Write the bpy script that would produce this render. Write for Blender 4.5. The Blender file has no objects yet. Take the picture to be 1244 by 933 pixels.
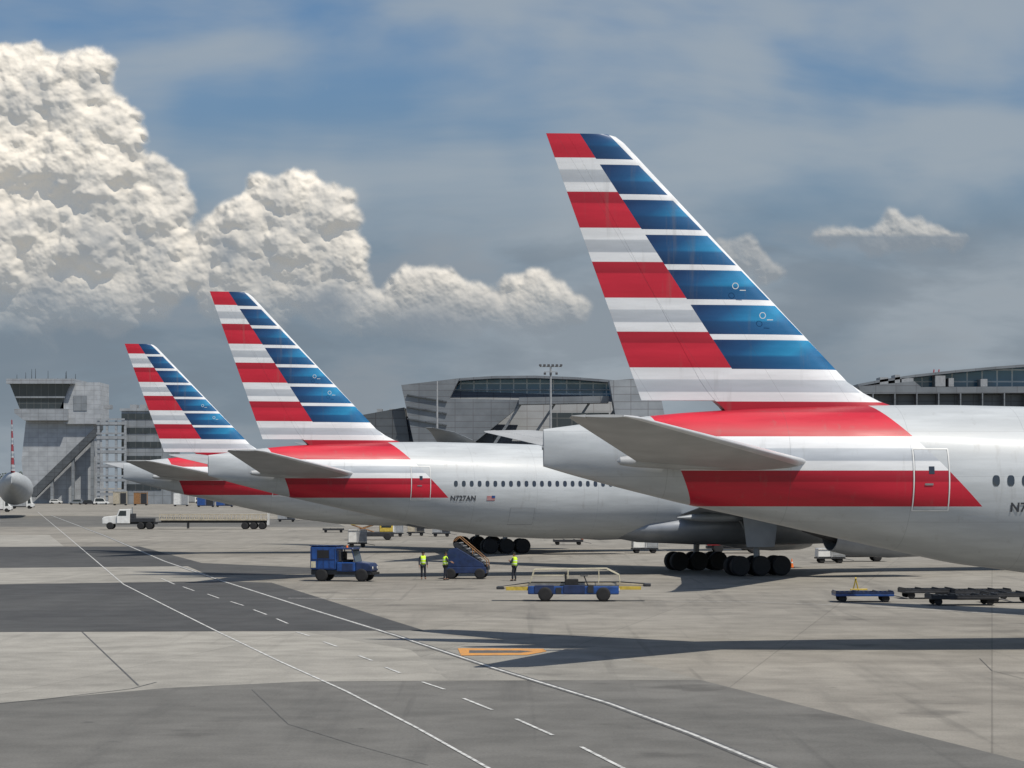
import bpy, math, random, bmesh
import numpy as np
from mathutils import Vector
random.seed(7)
R=math.radians
S=bpy.context.scene; COL=S.collection
F=3000.0; H=5.9; HY=592.0
def G(px,py):
    Y=F*H/(py-HY); return ((px-622)*Y/F, Y)
def AX(px,Y): return (px-622)*Y/F
def AZ(py,Y): return H+(HY-py)*Y/F
# ---------------------------------------------------------------- materials
def nt(m): return m.node_tree.nodes, m.node_tree.links
def mat(name,c,rough=.6,metal=0.,var=.12,scale=3.,bump=0.0,coat=0.,spec=.5):
    m=bpy.data.materials.new(name); m.use_nodes=True; n,l=nt(m)
    b=n['Principled BSDF']; b.inputs['Roughness'].default_value=rough; b.inputs['Metallic'].default_value=metal
    b.inputs['Coat Weight'].default_value=coat; b.inputs['Specular IOR Level'].default_value=spec
    tc=n.new('ShaderNodeTexCoord'); no=n.new('ShaderNodeTexNoise'); no.inputs['Scale'].default_value=scale; no.inputs['Detail'].default_value=5
    l.new(tc.outputs['Object'],no.inputs['Vector'])
    mr=n.new('ShaderNodeMapRange'); mr.inputs[1].default_value=.3; mr.inputs[2].default_value=.7; mr.inputs[3].default_value=1-var; mr.inputs[4].default_value=1+var*.6
    l.new(no.outputs['Fac'],mr.inputs[0])
    mx=n.new('ShaderNodeMix'); mx.data_type='RGBA'; mx.blend_type='MULTIPLY'; mx.inputs[0].default_value=1
    mx.inputs[6].default_value=(*c,1); l.new(mr.outputs[0],mx.inputs[7]); l.new(mx.outputs[2],b.inputs['Base Color'])
    return m
M={}
M['white']=mat('white_paint',(.66,.66,.64),.4,0,.15,2,coat=.2)
M['cream']=mat('cream_paint',(.55,.50,.36),.5,0,.25,4)
M['navy']=mat('navy_paint',(.012,.028,.09),.4,0,.35,3,coat=.2)
M['blue']=mat('blue_paint',(.012,.06,.23),.4,0,.35,3,coat=.2)
M['black']=mat('black_rubber',(.012,.012,.013),.75,0,.3,5)
M['dark']=mat('dark_metal',(.035,.037,.042),.5,.3,.3,4)
M['steel']=mat('bare_steel',(.35,.36,.37),.35,.8,.2,4)
M['grey']=mat('grey_paint',(.28,.29,.30),.5,0,.2,3)
M['yellow']=mat('yellow_paint',(.52,.38,.06),.45,0,.3,5)
M['orange']=mat('orange_plastic',(.75,.16,.02),.5,0,.15,5)
M['brown']=mat('rusty_brown',(.26,.13,.05),.6,0,.35,4)
M['tan']=mat('tan_metal',(.42,.37,.28),.55,.1,.25,3)
M['red']=mat('red_paint',(.42,.02,.03),.4,0,.2,4)
M['glass']=mat('vehicle_glass',(.02,.03,.035),.08,0,.05,1,coat=.4)
M['lamp']=mat('lamp_lens',(.7,.68,.6),.15,0,.05,1)
M['rim']=mat('wheel_rim',(.40,.40,.38),.4,.3,.2,5)
M['rimd']=mat('wheel_rim_tan',(.45,.38,.22),.5,.1,.2,5)
M['wing']=mat('wing_grey',(.24,.26,.28),.42,.1,.15,.6)
M['wingd']=mat('stabiliser_grey',(.37,.38,.385),.5,0,.16,.7)
M['lead']=mat('bare_leading_edge',(.62,.63,.64),.35,.3,.08,1)
M['nac']=mat('nacelle_silver',(.24,.26,.29),.4,.2,.15,1)
M['silv']=mat('plain_silver_paint',(.40,.42,.43),.5,0,.1,1)
M['skin']=mat('skin',(.30,.16,.10),.6,0,.1,20)
M['pants']=mat('dark_trousers',(.015,.018,.028),.85,0,.3,12)
M['shirt']=mat('dark_shirt',(.02,.025,.04),.85,0,.3,12)
M['hair']=mat('dark_hair',(.01,.008,.006),.8,0,.3,30)
M['shoe']=mat('shoe_leather',(.01,.01,.01),.6)
M['seal']=mat('door_seal',(.28,.29,.31),.5)
M['winblk']=mat('cabin_window_glass',(.025,.03,.04),.1,0,.02,1,coat=.5)
M['reg']=mat('registration_paint',(.045,.05,.06),.5)
M['leaf']=mat('foliage',(.06,.08,.04),.8,0,.4,1)
def M_vest():
    m=bpy.data.materials.new('hi_vis_vest'); m.use_nodes=True; n,l=nt(m); b=n['Principled BSDF']; b.inputs['Roughness'].default_value=.7
    tc=n.new('ShaderNodeTexCoord'); sp=n.new('ShaderNodeSeparateXYZ'); l.new(tc.outputs['Object'],sp.inputs[0])
    cr=n.new('ShaderNodeValToRGB'); cr.color_ramp.interpolation='CONSTANT'; e=cr.color_ramp.elements
    Y=(.60,.92,.03,1); W=(.75,.77,.75,1)
    mr=n.new('ShaderNodeMapRange'); mr.inputs[1].default_value=.9; mr.inputs[2].default_value=1.5; l.new(sp.outputs['Z'],mr.inputs[0])
    l.new(mr.outputs[0],cr.inputs[0]); e[0].color=Y; e[1].position=.28; e[1].color=W
    for p,c in ((.36,Y),(.60,W),(.68,Y)):
        x=e.new(p); x.color=c
    l.new(cr.outputs[0],b.inputs['Base Color']); return m
M['vest']=M_vest()
class NB:
    def __init__(s,tree): s.t=tree; s.n=tree.nodes; s.l=tree.links
    def m(s,op,a,b=None,c=None,clamp=False):
        x=s.n.new('ShaderNodeMath'); x.operation=op; x.use_clamp=clamp
        for i,v in enumerate((a,b,c)):
            if v is None: continue
            if isinstance(v,(int,float)): x.inputs[i].default_value=v
            else: s.l.new(v,x.inputs[i])
        return x.outputs[0]
    def v(s,op,a,b=None):
        x=s.n.new('ShaderNodeVectorMath'); x.operation=op
        for i,v in enumerate((a,b)):
            if v is None: continue
            if isinstance(v,(tuple,list)): x.inputs[i].default_value=v
            elif isinstance(v,(int,float)): x.inputs['Scale'].default_value=v
            else: s.l.new(v,x.inputs[i])
        return x.outputs[0]
    def mix(s,f,a,b,blend='MIX'):
        x=s.n.new('ShaderNodeMix'); x.data_type='RGBA'; x.blend_type=blend
        for i,v in ((0,f),(6,a),(7,b)):
            if isinstance(v,(int,float)): x.inputs[i].default_value=v if i==0 else (v,v,v,1)
            elif isinstance(v,(tuple,list)): x.inputs[i].default_value=(*v[:3],1)
            else: s.l.new(v,x.inputs[i])
        return x.outputs[2]
    def noise(s,vec,scale,detail=4,rough=.55,dist=0):
        x=s.n.new('ShaderNodeTexNoise'); x.inputs['Scale'].default_value=scale; x.inputs['Detail'].default_value=detail
        x.inputs['Roughness'].default_value=rough; x.inputs['Distortion'].default_value=dist
        s.l.new(vec,x.inputs['Vector']); return x.outputs['Fac'],x.outputs['Color']
    def ss(s,x,a,b,lo=0.,hi=1.):
        r=s.n.new('ShaderNodeMapRange'); r.interpolation_type='SMOOTHSTEP'; s.l.new(x,r.inputs[0])
        for i,v in ((1,a),(2,b),(3,lo),(4,hi)): r.inputs[i].default_value=v
        return r.outputs[0]
    def ramp(s,x,stops,interp='LINEAR'):
        r=s.n.new('ShaderNodeValToRGB'); r.color_ramp.interpolation=interp; e=r.color_ramp.elements
        e[0].position=stops[0][0]; e[0].color=(*stops[0][1],1); e[1].position=stops[-1][0]; e[1].color=(*stops[-1][1],1)
        for p,c in stops[1:-1]:
            q=e.new(p); q.color=(*c,1)
        s.l.new(x,r.inputs[0]); return r.outputs[0]

WH=(.72,.73,.74); GR=(.40,.43,.47); SIL=(.46,.485,.50)
def livery(name,part):
    m=bpy.data.materials.new(name); m.use_nodes=True; n,l=nt(m); b=n['Principled BSDF']; k=NB(m.node_tree)
    tc=n.new('ShaderNodeTexCoord'); sp=n.new('ShaderNodeSeparateXYZ'); l.new(tc.outputs['Object'],sp.inputs[0])
    u,y,z=sp.outputs
    ph=k.m('FRACT',k.m('DIVIDE',k.m('SUBTRACT',z,5.2),2.49))
    R1=(.46,.010,.027); R2=(.54,.013,.035); R3=(.33,.006,.021)
    ra=k.ramp(ph,[(0,R1),(.20,R2),(.34,R2),(.36,R3),(.508,(.40,.008,.025)),(.514,WH),(.64,WH),(.655,GR),(.82,(.48,.51,.54)),(.835,WH),(.994,WH),(1,R1)])
    if part=='fin':
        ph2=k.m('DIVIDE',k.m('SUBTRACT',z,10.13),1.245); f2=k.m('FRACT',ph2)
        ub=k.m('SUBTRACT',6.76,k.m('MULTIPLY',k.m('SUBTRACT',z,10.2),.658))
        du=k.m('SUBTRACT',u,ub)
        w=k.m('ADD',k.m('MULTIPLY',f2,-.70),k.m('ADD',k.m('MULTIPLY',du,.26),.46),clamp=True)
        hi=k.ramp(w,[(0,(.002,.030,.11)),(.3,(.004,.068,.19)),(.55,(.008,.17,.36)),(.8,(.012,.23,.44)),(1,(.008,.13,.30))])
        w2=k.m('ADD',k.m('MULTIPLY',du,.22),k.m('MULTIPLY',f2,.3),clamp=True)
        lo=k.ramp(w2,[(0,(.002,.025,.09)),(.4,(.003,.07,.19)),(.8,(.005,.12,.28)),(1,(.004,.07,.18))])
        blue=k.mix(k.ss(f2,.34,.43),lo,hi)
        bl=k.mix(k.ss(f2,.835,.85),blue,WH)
        le=k.m('SUBTRACT',11.2,k.m('MULTIPLY',k.m('SUBTRACT',z,9.65),1.006))
        inb=k.m('MULTIPLY',k.m('GREATER_THAN',du,0),k.m('GREATER_THAN',z,10.13))
        c=k.mix(inb,ra,bl)
        edge=k.m('MULTIPLY',k.m('GREATER_THAN',k.m('ADD',u,-.04),le),k.m('GREATER_THAN',z,9.2))
        c=k.mix(edge,c,WH)
        pl=k.m('LESS_THAN',k.m('FRACT',k.m('MULTIPLY',k.m('ADD',u,k.m('MULTIPLY',z,.62)),.42)),.006)
    else:
        ul=k.m('ADD',3.6,k.m('MULTIPLY',k.m('SUBTRACT',8.97,z),.45))
        ur=k.m('ADD',13.0,k.m('MULTIPLY',k.m('SUBTRACT',7.6,z),.95))
        ins=k.m('MULTIPLY',k.m('GREATER_THAN',u,ul),k.m('LESS_THAN',u,ur)); ins=k.m('MULTIPLY',ins,k.m('GREATER_THAN',z,5.2)); 
        c=k.mix(ins,SIL,ra)
        pl=k.m('MAXIMUM',k.m('LESS_THAN',k.m('FRACT',k.m('MULTIPLY',u,.235)),.004),k.m('LESS_THAN',k.m('FRACT',k.m('MULTIPLY',k.m('ADD',z,.2),.62)),.007))
    mp=n.new('ShaderNodeMapping'); mp.inputs['Scale'].default_value=(.25,1,2.2); l.new(tc.outputs['Object'],mp.inputs[0])
    nf,_=k.noise(mp.outputs[0],1.3,6,.6)
    c=k.mix(1.0,c,k.ss(nf,.3,.75,.86,1.03),'MULTIPLY')
    mp=n.new('ShaderNodeMapping'); mp.inputs['Scale'].default_value=(2.5,2.5,.22); l.new(tc.outputs['Object'],mp.inputs[0])
    gr_,_=k.noise(mp.outputs[0],1.0,5,.6); c=k.mix(k.ss(gr_,.58,.75,0,.22),c,(.16,.14,.12))
    c=k.mix(k.m('MULTIPLY',pl,.30),c,(.05,.05,.06))
    l.new(c,b.inputs['Base Color']); b.inputs['Metallic'].default_value=0; b.inputs['Coat Weight'].default_value=.1; b.inputs['Coat Roughness'].default_value=.22
    l.new(k.ss(nf,.3,.7,.42,.56),b.inputs['Roughness']); b.inputs['Specular IOR Level'].default_value=.4
    return m
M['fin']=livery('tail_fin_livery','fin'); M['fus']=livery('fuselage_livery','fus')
def panel(name,c1,c2,w,h,rough=.5,metal=.1,mort=.02,mc=(.1,.1,.11)):
    m=bpy.data.materials.new(name); m.use_nodes=True; n,l=nt(m); b=n['Principled BSDF']; k=NB(m.node_tree)
    tc=n.new('ShaderNodeTexCoord'); sp=n.new('ShaderNodeSeparateXYZ'); l.new(tc.outputs['Object'],sp.inputs[0])
    cb=n.new('ShaderNodeCombineXYZ'); l.new(sp.outputs['X'],cb.inputs[0]); l.new(sp.outputs['Z'],cb.inputs[1])
    br=n.new('ShaderNodeTexBrick'); br.offset=0; l.new(cb.outputs[0],br.inputs['Vector']); br.inputs['Color1'].default_value=(*c1,1); br.inputs['Color2'].default_value=(*c2,1); br.inputs['Mortar'].default_value=(*mc,1)
    br.inputs['Scale'].default_value=1; br.inputs['Brick Width'].default_value=w; br.inputs['Row Height'].default_value=h; br.inputs['Mortar Size'].default_value=mort
    nf,_=k.noise(tc.outputs['Object'],.35,4); c=k.mix(1.,br.outputs[0],k.ss(nf,.3,.7,.85,1.08),'MULTIPLY')
    l.new(c,b.inputs['Base Color']); b.inputs['Roughness'].default_value=rough; b.inputs['Metallic'].default_value=metal
    return m
M['tpanel']=panel('terminal_metal_panels',(.19,.205,.22),(.17,.185,.20),3.2,1.1,.45,.2,.05,(.12,.12,.13))
M['tdark']=panel('terminal_dark_panels',(.10,.11,.12),(.088,.098,.108),3.0,1.4,.45,.2,.06,(.05,.05,.055))
M['tlight']=panel('terminal_light_panels',(.31,.33,.35),(.28,.30,.32),3.0,1.3,.5,.1,.06,(.18,.18,.19))
M['tglass']=panel('terminal_glass',(.06,.16,.25),(.045,.13,.21),2.4,1.9,.12,.0,.12,(.38,.43,.47))
M['twr']=panel('tower_pale_panels',(.38,.40,.42),(.34,.36,.38),3.4,1.7,.6,0,.08,(.27,.28,.30))
M['twr2']=panel('tower_grey_panels',(.22,.24,.26),(.20,.22,.24),3.0,3.0,.6,0,.1,(.14,.15,.16))
M['tglassd']=panel('dark_cab_glass',(.03,.04,.05),(.025,.035,.045),2.6,9,.1,0,.10,(.08,.085,.09))

# ---------------------------------------------------------------- mesh builder
class MB:
    def __init__(s): s.v=[]; s.f=[]; s.m=[]
    def add(s,vs,fs,mi=0):
        o=len(s.v); s.v+=[tuple(p) for p in vs]; s.f+=[tuple(i+o for i in f) for f in fs]; s.m+=[mi]*len(fs); return s
    def box(s,x0,x1,y0,y1,z0,z1,mi=0,tx=0,ty=0,sx=0):
        vs=[(x0,y0,z0),(x1,y0,z0),(x1,y1,z0),(x0,y1,z0),(x0+tx+sx,y0+ty,z1),(x1-tx+sx,y0+ty,z1),(x1-tx+sx,y1-ty,z1),(x0+tx+sx,y1-ty,z1)]
        return s.add(vs,[(0,3,2,1),(4,5,6,7),(0,1,5,4),(1,2,6,5),(2,3,7,6),(3,0,4,7)],mi)
    def prism(s,poly,y0,y1,mi=0):
        n=len(poly); vs=[(x,y0,z) for x,z in poly]+[(x,y1,z) for x,z in poly]
        fs=[tuple(range(n)),tuple(range(2*n-1,n-1,-1))]+[(i,i+n,(i+1)%n+n,(i+1)%n) for i in range(n)]
        return s.add(vs,fs,mi)
    def cyl(s,p0,p1,r0,r1=None,n=10,mi=0):
        r1=r0 if r1 is None else r1
        a=np.array(p0,float); b=np.array(p1,float); d=b-a; d/=np.linalg.norm(d)
        h=np.array((0,0,1.)) if abs(d[2])<.9 else np.array((1.,0,0)); e1=np.cross(d,h); e1/=np.linalg.norm(e1); e2=np.cross(d,e1)
        vs=[]
        for c,r in ((a,r0),(b,r1)):
            for i in range(n):
                t=2*math.pi*i/n; vs.append(c+r*(math.cos(t)*e1+math.sin(t)*e2))
        fs=[(i,(i+1)%n,(i+1)%n+n,i+n) for i in range(n)]+[tuple(range(n-1,-1,-1)),tuple(range(n,2*n))]
        return s.add(vs,fs,mi)
    def lathe(s,prof,c,axis='x',n=24,mi=0,cap=True):
        vs=[]
        for t,r in prof:
            for i in range(n):
                a=2*math.pi*i/n; p=(r*math.cos(a),r*math.sin(a))
                if axis=='x': vs.append((c[0]+t,c[1]+p[0],c[2]+p[1]))
                elif axis=='y': vs.append((c[0]+p[0],c[1]+t,c[2]+p[1]))
                else: vs.append((c[0]+p[0],c[1]+p[1],c[2]+t))
        fs=[]
        for j in range(len(prof)-1):
            for i in range(n): fs.append((j*n+i,j*n+(i+1)%n,(j+1)*n+(i+1)%n,(j+1)*n+i))
        if cap: fs+= [tuple(range(n-1,-1,-1)),tuple(range((len(prof)-1)*n,len(prof)*n))]
        return s.add(vs,fs,mi)
    def loft(s,rings,mi=0,cap=True):
        n=len(rings[0]); vs=[p for r in rings for p in r]; fs=[]
        for j in range(len(rings)-1):
            for i in range(n): fs.append((j*n+i,j*n+(i+1)%n,(j+1)*n+(i+1)%n,(j+1)*n+i))
        if cap: fs+=[tuple(range(n-1,-1,-1)),tuple(range((len(rings)-1)*n,len(rings)*n))]
        return s.add(vs,fs,mi)
    def build(s,name,mats,parent=None,smooth=False,bevel=0,angle=40):
        me=bpy.data.meshes.new(name); me.from_pydata(s.v,[],s.f)
        if not isinstance(mats,(list,tuple)): mats=[mats]
        for m in mats: me.materials.append(M[m] if isinstance(m,str) else m)
        me.polygons.foreach_set('material_index',s.m)
        bm=bmesh.new(); bm.from_mesh(me); bmesh.ops.recalc_face_normals(bm,faces=bm.faces)
        if smooth:
            for f in bm.faces: f.smooth=True
            for e in bm.edges:
                if len(e.link_faces)==2 and e.calc_face_angle(0)>R(angle): e.smooth=False
        bm.to_mesh(me); bm.free()
        o=bpy.data.objects.new(name,me); COL.objects.link(o)
        if parent: o.parent=parent
        if bevel:
            b=o.modifiers.new('bevel','BEVEL'); b.width=bevel; b.segments=2; b.limit_method='ANGLE'
        return o
def tag(o,label=None,cat=None,group=None,kind=None):
    for k,v in (('label',label),('category',cat),('group',group),('kind',kind)):
        if v: o[k]=v
    return o
def thing(name,loc,rz,label,cat,group=None):
    o=bpy.data.objects.new(name,None); o.empty_display_size=.2; COL.objects.link(o); o.location=loc; o.rotation_euler=(0,0,rz)
    return tag(o,label,cat,group)
def gl(px,py,z=0.012): x,y=G(px,py); return (x,y,z)
_wc={}
def wheel(parent,x,y,r,w,rim='rim',name='wheel'):
    key=(r,w,rim)
    if key not in _wc:
        a=MB(); a.lathe([(-w/2,r*.62),(-w/2,r*.9),(-w*.38,r),(w*.38,r),(w/2,r*.9),(w/2,r*.62)],(0,0,0),'y',20)
        b=MB(); b.lathe([(-w*.46,r*.60),(-w*.30,r*.5),(-w*.34,r*.18),(w*.34,r*.18),(w*.30,r*.5),(w*.46,r*.60)],(0,0,0),'y',16)
        t=a.build(name,'black',smooth=True); q=b.build('rim',rim,smooth=True); _wc[key]=(t.data,q.data)
        bpy.data.objects.remove(t); bpy.data.objects.remove(q)
    t=bpy.data.objects.new(name,_wc[key][0]); COL.objects.link(t); t.parent=parent; t.location=(x,y,r)
    q=bpy.data.objects.new('rim',_wc[key][1]); COL.objects.link(q); q.parent=t
    return t

# ---------------------------------------------------------------- camera, sun, world
cam=bpy.data.cameras.new('camera'); co=bpy.data.objects.new('camera',cam); COL.objects.link(co); S.camera=co
co.location=(0,0,H); co.rotation_euler=(R(90),0,0); cam.sensor_width=36; cam.lens=36*F/1244; cam.shift_y=(HY-466.5)/1244; cam.clip_end=60000; cam.clip_start=.5
sv=(0.38,-0.43,1.0); elev=math.asin(1/math.sqrt(sum(a*a for a in sv)))
sun=bpy.data.lights.new('sun','SUN'); so=bpy.data.objects.new('sun',sun); COL.objects.link(so); sun.energy=4.4; sun.angle=R(.5); sun.color=(1,.94,.84)
so.rotation_euler=Vector(sv).to_track_quat('Z','Y').to_euler(); so.location=(30,-30,80)
W=bpy.data.worlds.new('World'); S.world=W; W.use_nodes=True; wn=W.node_tree.nodes; wl=W.node_tree.links; k=NB(W.node_tree)
bg=wn['Background']; bg.inputs['Strength'].default_value=.1
sky=wn.new('ShaderNodeTexSky'); sky.sky_type='NISHITA'; sky.sun_disc=False; sky.sun_elevation=elev; sky.sun_rotation=math.atan2(sv[0],sv[1]); sky.air_density=1.0; sky.dust_density=.6; sky.ozone_density=2.5
tc=wn.new('ShaderNodeTexCoord'); sp=wn.new('ShaderNodeSeparateXYZ'); wl.new(tc.outputs['Generated'],sp.inputs[0])
yy=k.m('MAXIMUM',sp.outputs['Y'],.05)
qx=k.m('ADD',k.m('MULTIPLY',k.m('DIVIDE',sp.outputs['X'],yy),30),6.22); qy=k.m('SUBTRACT',5.92,k.m('MULTIPLY',k.m('DIVIDE',sp.outputs['Z'],yy),30))
cb=wn.new('ShaderNodeCombineXYZ'); wl.new(qx,cb.inputs[0]); wl.new(qy,cb.inputs[1]); q=cb.outputs[0]
def s10(c): return tuple(a*10 for a in c)
base=k.mix(1.,sky.outputs[0],(.50,.64,.76),'MULTIPLY')
mp=wn.new('ShaderNodeMapping'); mp.inputs['Rotation'].default_value=(0,0,R(-9)); mp.inputs['Scale'].default_value=(.30,1.0,1); mp.inputs['Location'].default_value=(3.1,1.7,0); wl.new(q,mp.inputs[0])
cf,_=k.noise(mp.outputs[0],.62,6,.48,.35); cf2,_=k.noise(q,.30,3,.5)
cm=k.ss(k.m('ADD',cf,k.m('ADD',k.m('MULTIPLY',k.m('SUBTRACT',cf2,.5),.6),k.m('MULTIPLY',k.ss(qx,2.,9.),.06))),.36,.66)
base=k.mix(k.m('MULTIPLY',k.ss(qy,-.2,4.2),.90),base,s10((.190,.240,.298)))
base=k.mix(k.m('MULTIPLY',cm,.80),base,s10((.355,.405,.45)))
lowc,_=k.noise(mp.outputs[0],1.1,6,.55,.2); base=k.mix(k.m('MULTIPLY',k.m('MULTIPLY',k.ss(lowc,.46,.66),k.ss(qy,2.2,3.2)),.50),base,s10((.29,.315,.345)))
base=k.mix(k.m('MULTIPLY',k.m('MULTIPLY',k.ss(lowc,.56,.40),k.ss(qy,2.2,3.2)),.45),base,s10((.175,.21,.25)))
fin=k.mix(k.m('GREATER_THAN',sp.outputs['Y'],.06),sky.outputs[0],base)
wl.new(fin,bg.inputs['Color'])
W.cycles.sampling_method='MANUAL'; W.cycles.sample_map_resolution=256
S.view_settings.view_transform='Standard'; S.view_settings.look='None'; S.view_settings.exposure=0

# ---------------------------------------------------------------- cumulus clouds, real relief lit by the sun, with painted glow and haze
def vnoise(nx,ny,cell,rng):
    gx=int(nx/cell)+3; gy=int(ny/cell)+3; L=rng.random((gy,gx)); x=np.arange(nx)/cell; y=np.arange(ny)/cell
    xi=x.astype(int); yi=y.astype(int); fx=x-xi; fy=y-yi; fx=fx*fx*(3-2*fx); fy=fy*fy*(3-2*fy)
    A=L[yi][:,xi]; B=L[yi][:,xi+1]; C_=L[yi+1][:,xi]; D_=L[yi+1][:,xi+1]
    return (A*(1-fx)+B*fx)*(1-fy)[:,None]+(C_*(1-fx)+D_*fx)*fy[:,None]
def fbm(nx,ny,cell,octs,rng,g=.5):
    o=np.zeros((ny,nx)); a=1;t=0
    for i in range(octs):
        o+=a*vnoise(nx,ny,max(1.01,cell),rng); t+=a; a*=g; cell/=2
    return o/t-.5
def blur(a,s):
    n=int(3*s)+1; ker=np.exp(-.5*(np.arange(-n,n+1)/s)**2); ker/=ker.sum()
    p=np.pad(a,((n,n),(0,0)),'edge'); a=sum(ker[i]*p[i:i+a.shape[0]] for i in range(2*n+1))
    p=np.pad(a,((0,0),(n,n)),'edge'); return sum(ker[i]*p[:,i:i+a.shape[1]] for i in range(2*n+1))
def clouds():
    rng=np.random.default_rng(23); st=1.25; x0,x1,y0,y1=-120,1250,20,490
    xs=np.arange(x0,x1,st); ys=np.arange(y0,y1,st); nx,ny=len(xs),len(ys); Hh=np.zeros((ny,nx))
    def stamp(cx,cy,rx,ry,cz,hh):
        i0=max(0,int((cx-rx-x0)/st)); i1=min(nx,int((cx+rx-x0)/st)+2); j0=max(0,int((cy-ry-y0)/st)); j1=min(ny,int((cy+ry-y0)/st)+2)
        if i1<=i0 or j1<=j0: return
        d=((xs[i0:i1]-cx)/rx)[None,:]**2+((ys[j0:j1]-cy)/ry)[:,None]**2
        v=np.where(d<1,cz+hh*np.sqrt(np.maximum(0,1-d)),-999); Hh[j0:j1,i0:i1]=np.maximum(Hh[j0:j1,i0:i1],v)
    big=[(16,104,48,40),(58,94,40,32),(98,122,42,36),(130,158,34,34),(10,180,70,56),(66,190,56,50),(114,220,58,48),(172,216,40,26),(212,238,32,22),(-60,160,90,80),(20,275,70,50),(92,290,60,44),(164,272,48,32),(-60,300,100,80),(40,350,80,44),(120,356,60,34),(-60,400,110,60),(195,340,54,30),(200,300,30,20),
      (338,246,32,24),(318,274,36,24),(374,266,26,22),(282,300,36,24),(346,306,46,32),(398,314,30,28),(416,345,20,20),(258,286,24,13),(244,312,24,14),(312,332,60,30),(386,362,46,26),(232,336,26,16),(300,370,70,30),
      (430,388,50,22),(462,378,36,22),(535,342,26,20),(510,360,38,24),(562,366,38,22),(486,376,34,20),(594,382,34,20),(530,390,64,22),
      (640,353,26,17),(668,363,32,22),(694,380,24,19),(655,388,44,20),(620,392,40,18),(1078,280,20,12),(1104,276,24,12),(1132,284,24,11),(1085,290,60,10),(1150,290,32,9),(900,305,30,17),(930,322,24,16),(875,300,20,12),(1020,286,44,9)]
    for a,b,rx,ry in big: stamp(a,b,rx,ry,0,.62*min(rx,ry))
    def children(n,r0,r1,k_,lo,fl=1.):
        ok=np.argwhere(Hh>lo); sel=ok[rng.integers(0,len(ok),n)]; base=Hh.copy()
        for j,i in sel:
            y=ys[j]; f=1.0 if y<300 else max(.3,1-(y-300)/140)
            small=.45 if (xs[i]>830) else (.7 if xs[i]>460 else 1)
            r=rng.uniform(r0,r1)*small; e=rng.uniform(.75,1.05); stamp(xs[i]+rng.normal(0,.5),y,r,r*e,base[j,i]-k_*r,r*f*fl)
    def warp(amp,cell):
        nonlocal Hh
        wx=fbm(nx,ny,cell,3,rng)*amp; wy=fbm(nx,ny,cell,3,rng)*amp
        jj,ii=np.mgrid[0:ny,0:nx]; a=np.clip(ii+wx,0,nx-1.001); b=np.clip(jj+wy,0,ny-1.001); ai=a.astype(int); bi=b.astype(int); fa=a-ai; fb=b-bi
        Hh=(Hh[bi,ai]*(1-fa)+Hh[bi,ai+1]*fa)*(1-fb)+(Hh[bi+1,ai]*(1-fa)+Hh[bi+1,ai+1]*fa)*fb
    warp(36,46); children(190,16,30,.45,.2,.9); warp(14,20); Hh=blur(Hh,1.2); children(900,8,14,.50,.2,.8); warp(10,10); Hh=blur(Hh,1.1); children(2600,4.2,7,.52,.2,.75); warp(7,6); Hh=blur(Hh,.9); children(3600,2.4,3.8,.55,.2,.7); warp(5,4)
    Hh=blur(Hh,1.2)+(fbm(nx,ny,9,4,rng,.65)*5.0)*np.clip(Hh/4,0,1)
    e2=fbm(nx,ny,14,5,rng,.65)
    cov=blur((Hh>1.0).astype(float),4.2)+e2*.75
    al=np.clip((cov-.22)/.72,0,1); al=al*al*(3-2*al)
    YS=np.repeat(ys[:,None],nx,1); XS=np.repeat(xs[None,:],ny,0)
    nz=fbm(nx,ny,90,5,rng); n2=fbm(nx,ny,46,5,rng,.6)
    fade=np.clip((455-YS+nz*120)/110,0,1); al*=fade*fade*(3-2*fade)
    hz=np.clip((YS-225+nz*220)/200,0,1)*.78+.10+np.clip(n2*1.5,-.06,.42)*(YS>90)  # painted haze; its noise patches also grey the cloud between lit billows
    hz=np.where((XS>440)&(XS<830),np.clip((YS-350+nz*70)/60,0,1)*.72+.34+n2*.4,hz)
    hz=np.where(XS>830,np.maximum(.5,.5+np.clip((YS-284)/12,0,.4))+n2*.3,hz)
    hz=np.where((XS>830)&(XS<980),.72,hz)
    al=np.where(XS>830,al*.75,al)
    hz=np.clip(hz,0,.93)
    D0=9000.; sc=D0/F
    Yw=D0-Hh*sc*.9; vs=np.stack([(XS-622)*sc,Yw,H+(HY-YS)*sc],-1).reshape(-1,3)
    idx=np.arange(nx*ny).reshape(ny,nx); q_=np.stack([idx[:-1,:-1],idx[1:,:-1],idx[1:,1:],idx[:-1,1:]],-1).reshape(-1,4)
    am=al.reshape(-1)[q_].max(1)>.002; q_=q_[am]
    used=np.unique(q_); remap=-np.ones(nx*ny,int); remap[used]=np.arange(len(used)); q_=remap[q_]; vs=vs[used]
    me=bpy.data.meshes.new('cloud'); me.vertices.add(len(vs)); me.vertices.foreach_set('co',vs.ravel()); me.loops.add(q_.size); me.loops.foreach_set('vertex_index',q_.ravel())
    me.polygons.add(len(q_)); me.polygons.foreach_set('loop_start',np.arange(len(q_))*4); me.update(calc_edges=True); me.polygons.foreach_set('use_smooth',np.ones(len(q_),bool))
    if me.polygons[0].normal.y>0: me.flip_normals()
    for nm,ar in (('cover',al),('haze',hz)):
        at=me.attributes.new(nm,'FLOAT','POINT'); at.data.foreach_set('value',ar.reshape(-1)[used].astype(np.float32))
    m=bpy.data.materials.new('cumulus'); m.use_nodes=True; n,l=nt(m); n.remove(n['Principled BSDF']); out=n['Material Output']
    a1=n.new('ShaderNodeAttribute'); a1.attribute_name='cover'; a2=n.new('ShaderNodeAttribute'); a2.attribute_name='haze'
    df=n.new('ShaderNodeBsdfDiffuse'); df.inputs['Color'].default_value=(.62,.565,.48,1)
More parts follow.
